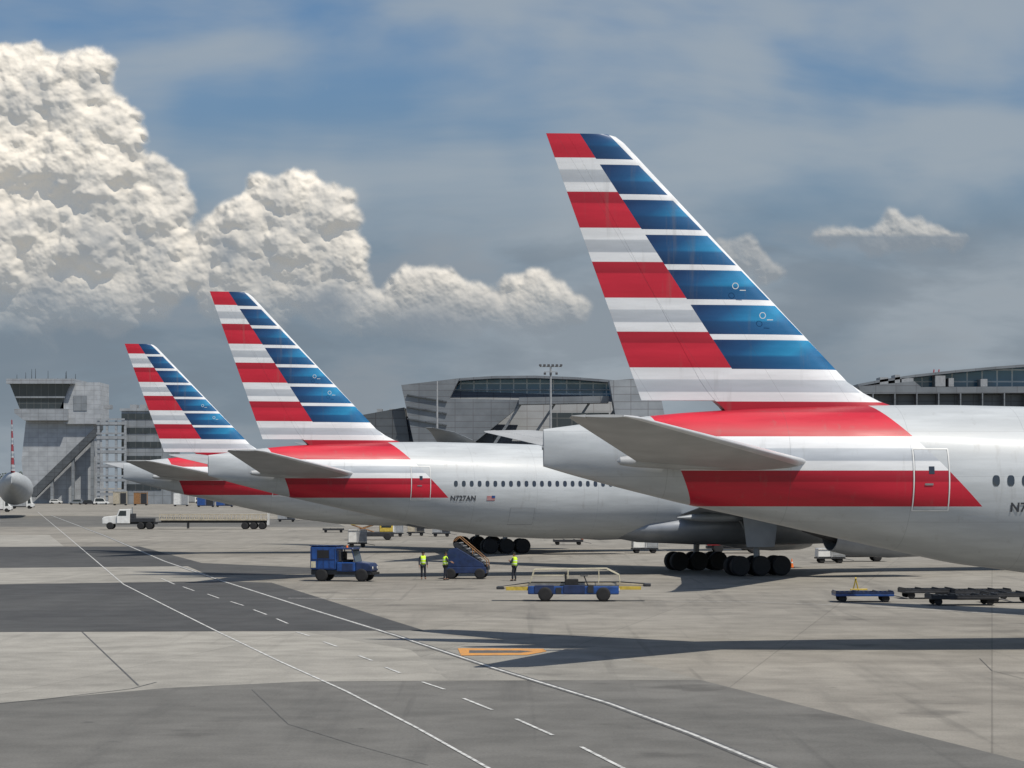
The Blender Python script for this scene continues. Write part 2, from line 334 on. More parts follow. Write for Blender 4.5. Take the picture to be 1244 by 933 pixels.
    em=n.new('ShaderNodeEmission'); em.inputs['Color'].default_value=(.185,.188,.188,1); ad=n.new('ShaderNodeAddShader'); l.new(df.outputs[0],ad.inputs[0]); l.new(em.outputs[0],ad.inputs[1])  # even emission added to the sunlit diffuse stands in for light scattered inside clouds
    hz_=n.new('ShaderNodeEmission'); hz_.inputs['Color'].default_value=(.225,.265,.31,1)  # painted airlight: flat emission colour mixed in as haze
    mx=n.new('ShaderNodeMixShader'); l.new(a2.outputs['Fac'],mx.inputs[0]); l.new(ad.outputs[0],mx.inputs[1]); l.new(hz_.outputs[0],mx.inputs[2])
    tr=n.new('ShaderNodeBsdfTransparent'); m2=n.new('ShaderNodeMixShader'); l.new(a1.outputs['Fac'],m2.inputs[0]); l.new(tr.outputs[0],m2.inputs[1]); l.new(mx.outputs[0],m2.inputs[2]); l.new(m2.outputs[0],out.inputs[0])
    m.cycles.emission_sampling='NONE'
    me.materials.append(m); o=bpy.data.objects.new('sky_clouds',me); COL.objects.link(o); tag(o,'billowing white cumulus clouds low in the sky','sky',kind='structure')
clouds()

# ---------------------------------------------------------------- ground
def gmat(name,c1,c2,stain=.5,joint=None,seed=0):
    m=bpy.data.materials.new(name); m.use_nodes=True; n,l=nt(m); b=n['Principled BSDF']; k=NB(m.node_tree)
    tc=n.new('ShaderNodeTexCoord'); v=k.v('ADD',tc.outputs['Object'],(seed*13.7,seed*5.1,0))
    a,_=k.noise(v,.035,5,.6); b2,_=k.noise(v,.45,6,.6); f,_=k.noise(v,14,3,.7)
    c=k.mix(k.ss(a,.35,.65),c1,c2)
    c=k.mix(1.,c,k.ss(b2,.3,.7,.82,1.10),'MULTIPLY'); c=k.mix(1.,c,k.ss(f,.3,.7,.86,1.10),'MULTIPLY')
    mp=n.new('ShaderNodeMapping'); mp.inputs['Rotation'].default_value=(0,0,R(-14)); mp.inputs['Scale'].default_value=(1.1,.06,1); l.new(v,mp.inputs[0])
    st,_=k.noise(mp.outputs[0],.5,5,.6); c=k.mix(k.m('MULTIPLY',k.ss(st,.52,.72),stain*.40),c,(.05,.05,.05))
    mp=n.new('ShaderNodeMapping'); mp.inputs['Rotation'].default_value=(0,0,R(74)); mp.inputs['Scale'].default_value=(2.6,.05,1); l.new(v,mp.inputs[0])
    st,_=k.noise(mp.outputs[0],.5,3,.5); c=k.mix(k.m('MULTIPLY',k.ss(st,.62,.72),stain*.35),c,(.04,.04,.04))
    oi,_=k.noise(v,.22,4,.55); c=k.mix(k.m('MULTIPLY',k.ss(oi,.60,.70),stain*.6),c,(.055,.053,.05))
    oi,_=k.noise(v,1.3,4,.6); c=k.mix(k.m('MULTIPLY',k.ss(oi,.66,.74),stain*.6),c,(.04,.04,.04))
    if joint:
        br=n.new('ShaderNodeTexBrick'); br.offset=0; mp2=n.new('ShaderNodeMapping'); mp2.inputs['Rotation'].default_value=(0,0,R(11)); l.new(v,mp2.inputs[0]); l.new(mp2.outputs[0],br.inputs['Vector'])
        br.inputs['Scale'].default_value=1; br.inputs['Brick Width'].default_value=joint; br.inputs['Row Height'].default_value=joint; br.inputs['Mortar Size'].default_value=.028
        br.inputs['Color1'].default_value=(1,1,1,1); br.inputs['Color2'].default_value=(.88,.88,.88,1); br.inputs['Mortar'].default_value=(.72,.72,.72,1)
        c=k.mix(1.,c,br.outputs[0],'MULTIPLY')
    l.new(c,b.inputs['Base Color']); b.inputs['Roughness'].default_value=.85; b.inputs['Specular IOR Level'].default_value=.2
    bp=n.new('ShaderNodeBump'); bp.inputs['Strength'].default_value=.25; bp.inputs['Distance'].default_value=.02; l.new(f,bp.inputs['Height']); l.new(bp.outputs[0],b.inputs['Normal'])
    return m
def sheet(name,poly,z,m,label):
    me=bpy.data.meshes.new(name); me.from_pydata([(x,y,z) for x,y in poly],[],[tuple(range(len(poly)))]); me.materials.append(m); me.update()
    if me.polygons[0].normal.z<0: me.flip_normals()
    o=bpy.data.objects.new(name,me); COL.objects.link(o); return tag(o,label,kind='structure',cat='ground')
mc=gmat('apron_concrete',(.235,.22,.192),(.29,.272,.238),.65,7.6)
ml=gmat('pale_concrete',(.30,.287,.256),(.345,.33,.295),.3,15.2,1)
ml2=gmat('weathered_concrete',(.245,.235,.21),(.29,.278,.25),.5,15.2,4)
md=gmat('dark_asphalt',(.066,.067,.068),(.086,.087,.086),.3,None,2)
mm=gmat('worn_asphalt',(.118,.116,.108),(.155,.151,.14),.7,None,3)
sheet('apron_ground',[(-8000,-300),(8000,-300),(8000,22000),(-8000,22000)],0,mc,'grey concrete airport apron')
def gp(pts): return [G(*p) for p in pts]
sheet('asphalt_patch',gp([(-300,858),(0,854),(200,836),(370,828),(850,826),(1244,925),(1500,990),(1700,1400),(-900,1400)]),.004,mm,'worn grey asphalt nearest the camera')
sheet('concrete_slab',gp([(-300,770),(0,768),(365,767),(500,790),(545,827),(370,828),(200,836),(0,854),(-300,858)]),.004,ml,'pale concrete slab strip with joints')
sheet('concrete_slab',gp([(365,767),(500,766),(760,800),(850,826),(545,827),(500,790)]),.004,ml2,'weathered concrete slab strip crossing the long white line')
sheet('asphalt_patch',gp([(-300,711),(0,710),(270,706),(330,708),(515,766),(0,768),(-300,769)]),.008,md,'dark asphalt rectangle beside the painted lines')
sheet('concrete_slab',gp([(-300,690),(0,690),(228,688),(270,706),(0,710),(-300,711)]),.004,ml,'pale concrete strip behind the dark asphalt')
sheet('asphalt_patch',gp([(-300,666),(60,664),(170,664),(245,684),(380,690),(380,697),(255,699),(228,688),(0,690),(-300,690)]),.008,md,'dark asphalt band further out, with a painted aircraft shadow at its right end')  # right tongue puts the middle airliner's tail shadow into the asphalt colour
sheet('concrete_slab',gp([(-200,651),(60,650),(78,664),(-200,666)]),.012,ml,'pale concrete pad at the far left')
sheet('asphalt_patch',gp([(0,627),(150,627),(400,632),(420,640),(60,640),(0,640)]),.004,mm,'far worn asphalt lane')
def paintm(name,c,wear=.5):
    m=bpy.data.materials.new(name); m.use_nodes=True; n,l=nt(m); b=n['Principled BSDF']; k=NB(m.node_tree); tc=n.new('ShaderNodeTexCoord')
    a,_=k.noise(tc.outputs['Object'],2.5,6,.75); cc=k.mix(k.m('MULTIPLY',k.ss(a,.44,.60),wear),c,(.15,.15,.14)); l.new(cc,b.inputs['Base Color']); b.inputs['Roughness'].default_value=.7; return m
mw=paintm('white_line_paint',(.58,.58,.56),.65); my=paintm('orange_line_paint',(.60,.27,.05),.4); mk=paintm('black_line_border',(.07,.07,.07),.6)
def ribbon(name,pts,w,z,m,label):
    P=[np.array(G(*p)) for p in pts]; L=[];Rr=[]
    for i,p in enumerate(P):
        a=P[max(0,i-1)]; b=P[min(len(P)-1,i+1)]; d=b-a; d/=np.linalg.norm(d); nn=np.array((-d[1],d[0]))*w/2
        L.append(p+nn); Rr.append(p-nn)
    vs=[(x,y,z) for x,y in L]+[(x,y,z) for x,y in Rr]; n=len(P)
    me=bpy.data.meshes.new(name); me.from_pydata(vs,[],[(i,i+n,i+1+n,i+1) for i in range(n-1)]); me.materials.append(m)
    o=bpy.data.objects.new(name,me); COL.objects.link(o); return tag(o,label,kind='structure',cat='road marking')
l1=[(46,622),(82,652),(150,710),(205,738),(265,768),(340,804),(420,840),(505,884),(592,933),(760,1030)]
l2=[(62,626),(130,652),(200,682),(270,706),(370,738),(480,772),(600,812),(740,855),(840,892),(935,931),(1150,1030)]
ribbon('line_border',l2,.34,.014,mk,'dark border of the taxi line')
ribbon('painted_line',l1,.09,.018,mw,'thin white painted line on the left')
ribbon('painted_line',l2,.12,.018,mw,'long white painted line down the middle')
for a in [(( 196,703),(212,710)),((222,713),(236,718)),((252,722),(266,727)),((280,731),(296,736)),((308,741),(324,747)),((336,752),(350,758)),((360,768),(376,773)),((393,780),(410,786)),((436,797),(452,803)),((468,811),(486,818)),((513,829),(540,838)),((563,849),(598,863)),((627,874),(672,894)),((706,908),(765,938))]:
    ribbon('line_dash',a,.10,.018,mw,'short white dash of the broken line')
ribbon('edge_line',[(350,727),(480,728)],.16,.018,mw,'thin cross line on the asphalt')
ribbon('edge_line',[(640,732),(900,731),(1010,735)],.10,.018,mw,'thin white line before the dollies')
ribbon('edge_line',[(1060,737),(1244,748),(1400,760)],.10,.018,mw,'thin white line below the dollies')
sheet('apron_marking',gp([(556,788),(660,788.6),(664,791.8),(640,796.2),(560,796.8)]),.018,my,'orange pointed marking on the apron')
sheet('apron_marking',gp([(570,790.6),(632,790.8),(648,791.8),(632,793.6),(570,794)]),.022,mk,'dark centre of the orange marking')
ribbon('slab_joint',[(100,768),(168,833)],.06,.012,mk,'dark joint across pale slab')
ribbon('crack_line',[(190,829),(160,837),(60,849),(-40,859)],.06,.012,mk,'tar sealed edge of the asphalt')
for p in ([(306,838),(350,880),(430,905),(520,930)],[(1190,800),(1205,815),(1244,825)],[(0,740),(60,742),(150,748),(230,747)]):
    ribbon('crack_line',p,.022,.0125,mk,'thin tar crack on the apron')

# ---------------------------------------------------------------- aircraft
NACA=lambda x,T:5*T*(.2969*math.sqrt(max(x,0))-.126*x-.3516*x*x+.2843*x**3-.1015*x**4)
def ring(le,chord,T,axis,xa=0.,xb=1.,n=9):
    xs=[xa+(xb-xa)*(.5-.5*math.cos(math.pi*i/n)) for i in range(n+1)]
    up=[(x,NACA(x,T)*chord+.004) for x in xs]; pts=up+[(x,-t) for x,t in reversed(up[1:])] if xa==0 else up+[(x,-t) for x,t in reversed(up)]
    out=[]
    for x,t in pts:
        if axis=='y': out.append((le[0]-x*chord,le[1]+t,le[2]))
        else: out.append((le[0]-x*chord,le[1],le[2]+t))
    return out
def fus_tables(L):
    st=[(0,7.95,6.62,.10),(1,8.08,6.32,.42),(2.5,8.3,5.92,.85),(5,8.55,5.3,1.45),(8,8.75,4.65,2.02),(11,8.85,3.98,2.5),(15,8.88,3.12,2.9),(19,8.82,2.6,3.05),(23,8.72,2.42,3.1),(L-14,8.62,2.42,3.1),(L-9,8.6,2.42,3.05),(L-6,8.3,2.5,2.7),(L-4,7.7,2.75,2.25),(L-2,6.6,3.2,1.55),(L-.7,5.7,3.8,.85),(L-.05,4.95,4.5,.15)]
    st=np.array(st); u=np.arange(0,L,.25)
    A=[np.interp(u,st[:,0],st[:,i]) for i in (1,2,3)]
    ker=np.exp(-np.linspace(-2,2,9)**2); ker/=ker.sum(); out=[]
    for a in A:
        p=np.concatenate([a[0]-(a[1]-a[0])*np.arange(4,0,-1),a,a[-1]+(a[-1]-a[-2])*np.arange(1,5)]); out.append(np.convolve(p,ker,'valid'))
    return u,out
def plane(px,Y,yaw,L,ug,tipz,reg,label,full=True,nwin=44):
    root=thing('airliner',(AX(px,Y),Y,0.02),R(yaw),label,'airplane')
    u,(tp,bt,hw)=fus_tables(L); N=56; rings=[]
    for a,t,b,w in zip(u,tp,bt,hw):
        c=(t+b)/2; h=(t-b)/2
        rings.append([(a,w*math.cos(2*math.pi*i/N),c+h*math.sin(2*math.pi*i/N)) for i in range(N)])
    MB().loft(rings).build('fuselage','fus' if full else 'silv',root,True)
    def surf(a,z,off=.006):
        t=np.interp(a,u,tp); b=np.interp(a,u,bt); w=np.interp(a,u,hw); c=(t+b)/2; h=(t-b)/2
        return -(w*math.sqrt(max(0,1-((z-c)/h)**2))+off)
    def patch(name,pts2,mat_,parent,off):
        mb=MB(); mb.add([(a,surf(a,z,off),z) for a,z in pts2],[tuple(range(len(pts2)))]); return mb.build(name,mat_,parent)
    def grid(name,u0,u1,z0,z1,mat_,parent,off,nu=5,nz=10):
        mb=MB(); vs=[];fs=[]
        for j in range(nz+1):
            for i in range(nu+1):
                a=u0+(u1-u0)*i/nu; z=z0+(z1-z0)*j/nz; vs.append((a,surf(a,z,off),z))
        for j in range(nz):
            for i in range(nu): fs.append((j*(nu+1)+i,j*(nu+1)+i+1,(j+1)*(nu+1)+i+1,(j+1)*(nu+1)+i))
        mb.add(vs,fs); return mb.build(name,mat_,parent,True)
    LEp=[(18.5,2.3),(18.42,2.62),(18.2,2.92),(9.7,11.15),(9.3,11.75),(9.0,12.35),(8.8,12.95),(8.5,13.6),(7.9,14)]
    te=lambda z:.1+(18.5-z)*.3636
    rr=[];r2=[]
    for z,le in LEp:
        c=le-te(z); T=.095 if z>9.5 else .095*(9/max(c,9))**.7
        rr.append(ring((le,0,z),c,T,'y',0,.70)); r2.append(ring((le,0,z),c,T*.998,'y',.7012,1.,6))
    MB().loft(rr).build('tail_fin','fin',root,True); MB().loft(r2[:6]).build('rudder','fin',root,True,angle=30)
    if not full: return root
    for a,z in ((6.9,13.1),(7.9,12.05)):
        mb=MB(); n=16; yv=-.44
        vs=[(a+.12*rad*math.cos(2*math.pi*i/n),yv,z+.12*rad*math.sin(2*math.pi*i/n)) for rad in (1,.78) for i in range(n)]
        mb.add(vs,[(i,(i+1)%n,(i+1)%n+n,i+n) for i in range(n)]); mb.box(a+.16,a+.38,yv-.001,yv+.001,z-.17,z-.14); mb.build('fin_marking','white',root)
    for sd in (-1,1):
        sec=[(1.3,9.4,6.2,6.68),(2.1,9.1,6.1,6.78),(10.3,1.55,2.3,8.06),(10.75,.95,1.7,8.12)]
        a=[ring((le,sd*v,z),c,.085 if v<10.5 else .05,'z',.03,.74) for v,le,c,z in sec]; b=[ring((le,sd*v,z),c,.083,'z',.742,1.,5) for v,le,c,z in sec]
        e=[ring((le,sd*v,z),c,.0855 if v<10.5 else .0505,'z',0,.045) for v,le,c,z in sec]
        o=MB().loft(a).build('horizontal_stabiliser','wingd',root,True); MB().loft(b).build('elevator','wingd',o,True,angle=30); MB().loft(e).build('leading_edge','lead',o,True)
        MB().lathe([(-.1,.02),(0,.14),(.5,.22),(2.0,.30),(5.5,.28),(7.2,.1)],(2.4,sd*2.0,6.80),'x',14).build('root_fairing','wingd',root,True)
    for ud in [13.45,36.0+(L-73.9),L-24,L-8]:
        u0,u1=ud-.62,ud+.62
        o=grid('door',u0+.04,u1-.04,5.09,7.21,'fus',root,.014)
        for (a0,a1,b0,b1) in ((u0-.03,u0+.015,5.05,7.25),(u1-.015,u1+.03,5.05,7.25),(u0,u1,7.22,7.265),(u0,u1,5.035,5.08)):
            grid('door_frame',a0,a1,b0,b1,'white',o,.02,2,8)
        grid('door_window',ud-.1,ud+.1,6.35,6.62,'winblk',o,.02,1,2); grid('door_handle',ud-.25,ud+.05,5.95,6.02,'steel',o,.035,2,1)
    for i in range(nwin):
        a=15.75+i*.533; 
        if min(abs(a-d) for d in (36.0+(L-73.9),L-24,L-8))<1.0: continue
        if a>L-6: break
        pts=[]
        for j in range(14):
            t=2*math.pi*j/14; cx=math.copysign(abs(math.cos(t))**.7,math.cos(t))*.13; cz=math.copysign(abs(math.sin(t))**.7,math.sin(t))*.19
            pts.append((a+cx,6.12+cz))
        patch('cabin_window',pts,'winblk',root,.016)
    for (a0,a1,z0,z1) in ((19.5,21.2,3.4,3.43),(19.5,21.2,4.5,4.53),(19.5,19.53,3.4,4.53),(21.17,21.2,3.4,4.53)):
        grid('cargo_door_seam',a0,a1,z0,z1,'seal',root,.008,3,3)
    if reg:
        cu=bpy.data.curves.new('reg','FONT'); cu.body=reg; cu.size=.45; cu.offset=.012; cu.space_character=1.04; to=bpy.data.objects.new('t',cu); COL.objects.link(to)
        me=bpy.data.meshes.new_from_object(to); bpy.data.objects.remove(to)
        for v in me.vertices:
            a=(16.28 if reg=='N7' else 15.4)+v.co.x; z=5.02+v.co.y; v.co=(a,surf(a,z,.02),z)
        me.materials.clear(); me.materials.append(M['reg']); o=bpy.data.objects.new('registration_lettering',me); COL.objects.link(o); o.parent=root
        if len(reg)>3:
            o=grid('flag_emblem',17.85,18.4,5.03,5.33,'white',root,.012,2,2)
            for j in range(4): grid('flag_stripe',17.85,18.4,5.03+j*.08,5.07+j*.08,'red',o,.018,2,1)
            grid('flag_canton',18.17,18.4,5.18,5.33,'blue',o,.024,2,1)
    rings=[]
    for t,w,zb,zt in ((-9,.6,2.6,3.2),(-6.5,2.4,2.15,4.0),(-2,3.35,1.95,4.6),(5,3.45,1.9,4.7),(10,3.1,2.05,4.3),(13,1.6,2.3,3.4),(14,.4,2.5,2.9)):
        c=(zb+zt)/2; h=(zt-zb)/2; rings.append([(ug+t,w*math.cos(2*math.pi*i/24),c+h*math.sin(2*math.pi*i/24)) for i in range(24)])
    MB().loft(rings).build('belly_fairing','nac',root,True,angle=60)
    zz=lambda v:3.9+(tipz-3.9)*(v/32.4)**1.35
    for sd in (-1,1):
        sec=[(1.5,9.8,14.2,.13),(3.1,8.9,13.2,.13),(9.6,3.9,8.8,.115),(20,-2.8,5.4,.10),(29,-8.4,3.0,.09),(31.2,-10.4,1.9,.08),(32.4,-12.4,.6,.06)]
        w=MB().loft([ring((ug+le,sd*v,zz(v)),c,T,'z') for v,le,c,T in sec]).build('wing','wing',root,True)
        for v,ux in ((5.2,-4.6),(12.5,-5.4),(18,-7.4),(23,-9.2)):
            MB().lathe([(-2.2,.03),(-1.2,.2),(.3,.32),(2,.28),(3.4,.05)],(ug+ux+1.2,sd*v,zz(v)-.45),'x',12).build('flap_fairing','wing',w,True)
        ec=(ug+4.6,sd*9.6,3.05)
        e=MB().lathe([(5.6,1.45),(5.9,1.60),(5.2,1.76),(3,1.82),(0,1.62),(-1.2,1.35),(-1.2,1.28),(.5,1.25)],ec,'x',32,cap=False).build('engine_cowl','nac',root,True)
        MB().lathe([(-3.2,.05),(-2.0,.45),(-.8,.85),(1,.95)],ec,'x',20).build('exhaust_cone','dark',e,True)
        MB().lathe([(4.6,1.4),(4.7,.4),(5.4,.05)],ec,'x',24).build('fan','dark',e,True)
        MB().prism([(ug+2.5,4.3),(ug-.5,zz(9.6)-.1),(ug+5,zz(9.6)+.2),(ug+8.5,4.7)],sd*9.6-.25,sd*9.6+.25).build('engine_pylon','wing',root,bevel=.1)
    for sd in (-1,1):
        gy=sd*5.5; gm=MB(); gm.cyl((ug,gy,.8),(ug,gy-sd*.5,4.4),.2,.26,14); gm.cyl((ug-1.6,gy,.72),(ug+1.6,gy,.72),.14,n=10)
        gm.cyl((ug,gy,1.8),(ug+2.2,gy-sd*1.2,4.2),.09,n=8); gm.cyl((ug,gy,1.9),(ug-.5,gy-sd*2.5,4.1),.10,n=8)
        for t in (-1.47,0,1.47): gm.cyl((ug+t,gy-.7,.68),(ug+t,gy+.7,.68),.09,n=8)
        g0=gm.build('main_landing_gear','grey',root,True)
        MB().box(ug-1.0,ug+1.0,gy+sd*.55,gy+sd*.6,1.9,4.1,tx=-.3).build('gear_door','nac',g0,bevel=.02)
        for t in (-1.47,0,1.47):
            for q_ in (-.55,.55): wheel(g0,ug+t,gy+q_,.67,.5,'rim')
    un=L-6; gm=MB(); gm.cyl((un,0,.5),(un,0,3),.12); g0=gm.build('nose_landing_gear','grey',root,True)
    for q_ in (-.3,.3): wheel(g0,un,q_,.54,.35,'rim')
    MB().cyl((.3,0,7.3),(-.04,0,7.3),.10,.09,12).build('exhaust_outlet','grey',root,True)
    return root
P1=plane(660,88,8,73.9,35.9,8.5,'N7','nearest airliner, its large striped tail and grey rear fuselage filling the right side')
P2=plane(253,159,17.5,73.9,35.9,9.0,'N727AN','middle airliner of the row with its cabin windows and tail behind the blue truck')
P3=plane(150,217,14,63.7,33.2,10.5,None,'farthest of the three big airliners, striped tail just right of the control tower')
P4=plane(14,461,100,63.7,33,10,None,'tiny distant airliner tail peeking out at the far left edge',full=False)

# ---------------------------------------------------------------- buildings
def tower():
    Y=900; X=lambda p:AX(p,Y); Z=lambda p:AZ(p,Y)
    t=thing('ramp_control_tower',(X(75),Y,0),0,'pale grey airport control tower with slanted dark glass cab and roof antennas','control tower')
    lx=lambda p:X(p)-X(75)
    MB().prism([(lx(38),0),(lx(32),Z(560)),(lx(38),Z(506)),(lx(118),Z(506)),(lx(122),0)],-9,9).build('tower_shaft','twr',t)
    MB().prism([(lx(38),Z(512)),(lx(26),Z(503)),(lx(26),Z(498)),(lx(90),Z(498)),(lx(90),Z(512))],-13,13).build('lower_deck','tlight',t)
    MB().prism([(lx(32),Z(498)),(lx(20),Z(468)),(lx(92),Z(468)),(lx(80),Z(498))],-12,12).build('cab_glazing','tglassd',t)
    MB().box(lx(17),lx(98),-14,14,Z(468),Z(462)).build('roof','tlight',t)
    MB().box(lx(27),lx(86),-12.6,12.6,Z(485),Z(483)).build('cab_rail','twr2',t)
    MB().box(lx(84),lx(127),-11,10,Z(516),Z(466)).build('side_block','twr',t)
    MB().box(lx(96),lx(112),-11.2,-10.9,Z(500),Z(482)).build('louvre','twr2',t)
    for i in range(10):
        p=25+i*7.6+random.uniform(-2,2); y_=random.uniform(-8,8); MB().cyl((lx(p),y_,Z(463)),(lx(p),y_,Z(random.uniform(448,460))),.13,.06,6).build('antenna','dark',t)
    m=MB(); m.prism([(lx(44),Z(604)),(lx(44),Z(598)),(lx(128),Z(516)),(lx(132),Z(518)),(lx(132),Z(523)),(lx(52),Z(604))],-14.5,-12); m.build('stair_enclosure','tdark',t)
    for p in (70,95,118): MB().box(lx(p),lx(p)+1,-14,-12.2,0,Z(604-(p-44)*.98)+1).build('stair_post','twr2',t)
tower()
def annex():
    Y=870; X=lambda p:AX(p,Y); Z=lambda p:AZ(p,Y); c=X(160); lx=lambda p:X(p)-c
    t=thing('office_block',(c,Y,0),0,'grey multi storey block with open decks beside the control tower','building')
    MB().box(lx(152),lx(212),-8,14,0,Z(500)).build('wall','twr2',t)
    MB().box(lx(150),lx(214),-8.4,14,Z(500),Z(497)).build('roof','tlight',t)
    for i,p in enumerate((602,585,568,551,534,517)):
        MB().box(lx(124),lx(158),-12,0,Z(p),Z(p)+1).build('deck_slab','tlight',t)
        MB().box(lx(124),lx(158),-12.1,-11.9,Z(p)+1.6,Z(p)+2.2).build('railing','tlight',t)
        MB().box(lx(152),lx(200),-8.2,-8.05,Z(p)+2,Z(p)+4).build('window','tglassd',t)
    for p in (125,135,146,157): MB().box(lx(p),lx(p)+.8,-11.8,-11,0,Z(512)).build('post','tlight',t)
    for p in (128,160,172,184): MB().box(lx(p),lx(p+8),-4,2,Z(497),Z(492)).build('roof_unit','grey',t)
annex()
def concourse():
    Y=980; t=thing('low_concourse',(AX(380,Y),Y,0),0,'long low grey concourse seen in the gaps under the airliners','building')
    MB().box(-75,110,0,20,0,13).build('wall','tpanel',t); MB().box(-75,110,-.1,-.02,3,5.5).build('window','tglassd',t); MB().box(-76,111,-1,21,13,14).build('roof','tlight',t)
concourse()
def terminal():
    Y=450; X=lambda p:AX(p,Y); Z=lambda p:AZ(p,Y); c=X(640); lx=lambda p:X(p)-c
    t=thing('terminal_building',(c,Y,0),0,'dark grey terminal with curved roof and blue glass band behind the middle airliner','terminal')
    pts=[(490,471),(520,466),(560,461),(600,458.5),(650,458),(700,460),(750,464),(790,469)]
    m=MB(); top=[(lx(a),Z(b)) for a,b in pts]; bot=[(lx(a),Z(b+3)) for a,b in reversed(pts)]; m.prism(top+bot,-6,40); m.build('roof','tpanel',t)
    m=MB(); g_=[(a,b+3.1) for a,b in pts if 540<a<760]; m.prism([(lx(a),Z(b)) for a,b in g_]+[(lx(755),Z(484)),(lx(545),Z(487))],-3,30); m.build('glass_band','tglass',t)
    MB().box(lx(545),lx(755),-3.3,-2.9,Z(475),Z(473.8)).build('glazing_bar','tlight',t)
    vs=[(lx(492),-4,Z(474)),(lx(792),-4,Z(484)),(lx(805),-16,0),(lx(512),-16,0),(lx(492),30,Z(474)),(lx(792),30,Z(484)),(lx(805),30,0),(lx(512),30,0)]
    MB().add(vs,[(0,1,2,3),(4,7,6,5),(0,4,5,1),(3,2,6,7),(0,3,7,4),(1,5,6,2)]).build('leaning_wall','tdark',t)
    MB().prism([(lx(491),Z(471)),(lx(560),Z(463)),(lx(548),Z(487)),(lx(640),Z(489)),(lx(570),Z(545)),(lx(508),Z(550))],-12,-9).build('prow_panel','tpanel',t)
    for a in (600,640,680,715): MB().prism([(lx(a),Z(540)),(lx(a+34),Z(489)),(lx(a+37),Z(489)),(lx(a+4),Z(540))],-15,-12.5).build('strut','tpanel',t)
    MB().prism([(lx(630),Z(487)),(lx(735),Z(485)),(lx(735),Z(493)),(lx(630),Z(495))],-17,-12).build('canopy','tpanel',t)
    MB().prism([(lx(735),Z(468)),(lx(790),Z(464)),(lx(800),Z(512)),(lx(742),Z(508))],-20,-14).build('panel_block','tlight',t)
    MB().box(lx(668),lx(735),-18,-14,Z(535),Z(505)).build('window_wall','tglassd',t)
    m=MB(); m.prism([(lx(444),Z(506)),(lx(494),Z(497)),(lx(515),0),(lx(458),0)],-10,15); m.build('side_wing','tdark',t)
    for a in (460,475): MB().box(lx(a),lx(a+6),-6,-2,Z(503),Z(498)).build('roof_unit','grey',t)
    for j in range(3): MB().prism([(lx(498),Z(482+j*14)),(lx(545),Z(490+j*14)),(lx(545),Z(491.4+j*14)),(lx(498),Z(483.4+j*14))],-12.4,-12.05).build('wall_rib','tdark',t)
terminal()
def terminal2():
    Y=400; X=lambda p:AX(p,Y); Z=lambda p:AZ(p,Y); c=X(1150); lx=lambda p:X(p)-c
    t=thing('terminal_wing',(c,Y,0),0,'terminal wing with rising curved roof above the nearest airliner at right edge','terminal')
    pts=[(1034,469),(1060,464),(1100,458),(1150,452.5),(1200,448),(1250,444.5),(1330,440),(1420,438)]
    m=MB(); m.prism([(lx(a),Z(b)) for a,b in pts]+[(lx(a),Z(b+3)) for a,b in reversed(pts)],-8,40); m.build('roof','tpanel',t)
    g_=[(a,b+3.1) for a,b in pts if a>1090]; MB().prism([(lx(a),Z(b)) for a,b in g_]+[(lx(1420),Z(470)),(lx(1100),Z(472))],-5,30).build('glass_band','tglass',t)
    MB().prism([(lx(1034),Z(472)),(lx(1100),Z(466)),(lx(1108),Z(473)),(lx(1420),Z(471)),(lx(1420),Z(479)),(lx(1036),Z(481))],-9,20).build('parapet','tpanel',t)
    MB().box(lx(1038),lx(1420),-7,30,0,Z(481)).build('wall','tdark',t)
    for a in range(1050,1420,26): MB().box(lx(a),lx(a+1.4),-9.1,-7,Z(515),Z(480)).build('column','tpanel',t)
    for a,w,h in ((1060,10,6),(1078,6,9),(1086,14,5),(1126,12,8),(1142,6,5),(1180,8,4)): MB().box(lx(a),lx(a+w),-8,-4,Z(472),Z(467-h)).build('roof_unit','grey',t)
    for a in (1126,1132): MB().cyl((lx(a),-6,Z(460)),(lx(a+1),-6,Z(451)),.1,n=6).build('vent_pipe','red',t)
terminal2()
def mast(px,ytop,Y,label,lamps):
    t=thing('light_mast',(AX(px,Y),Y,0),0,label,'light mast'); zt=AZ(ytop,Y)
    MB().cyl((0,0,0),(0,0,zt),.28,.14,12).build('pole','grey',t,True)
    if lamps:
        a=MB(); a.box(-1.7,1.7,-.08,.08,zt-.1,zt+.05); a.box(-1.0,1.0,-.08,.08,zt-.9,zt-.8); a.build('crossarm','grey',t)
        for i in range(6):
            x=-1.6+i*.64; MB().box(x-.2,x+.2,-.3,.1,zt+.02,zt+.32,ty=.1).build('floodlight','dark',t,bevel=.03)
        for i in range(3):
            x=-.9+i*.9; MB().box(x-.18,x+.18,-.3,.1,zt-1.3,zt-.95,ty=.1).build('floodlight','dark',t,bevel=.03)
mast(669,445,380,'tall floodlight mast with two rows of lamps in front of the terminal',True)
mast(531,463,400,'thin bare mast left of the tall floodlight mast',False)
def trees(px0,px1,Y,n,label):
    for i in range(n):
        p=px0+(px1-px0)*(i+.5)/n; t=thing('distant_tree',(AX(p,Y),Y+random.uniform(-20,20),0),0,label,'tree','distant trees at the left edge')
        h=random.uniform(9,15); MB().cyl((0,0,0),(0,0,h*.5),.5,.25,6).build('trunk','brown',t); m=MB()
        for j in range(260):
            a=random.uniform(0,6.28); rr=random.random()**.5*h*.42; z=h*.3+random.random()*h*.7; rr*=math.sqrt(max(.05,1-((z/h-.6)/.5)**2)); x,y=rr*math.cos(a),rr*math.sin(a); s=random.uniform(.4,1.0)
            v=[(x+random.uniform(-s,s),y+random.uniform(-s,s),z+random.uniform(-s,s)) for _ in range(3)]; m.add(v,[(0,1,2)])
        m.build('crown','leaf',t)
trees(-12,40,1300,9,'small dark distant tree on the horizon at the left edge')

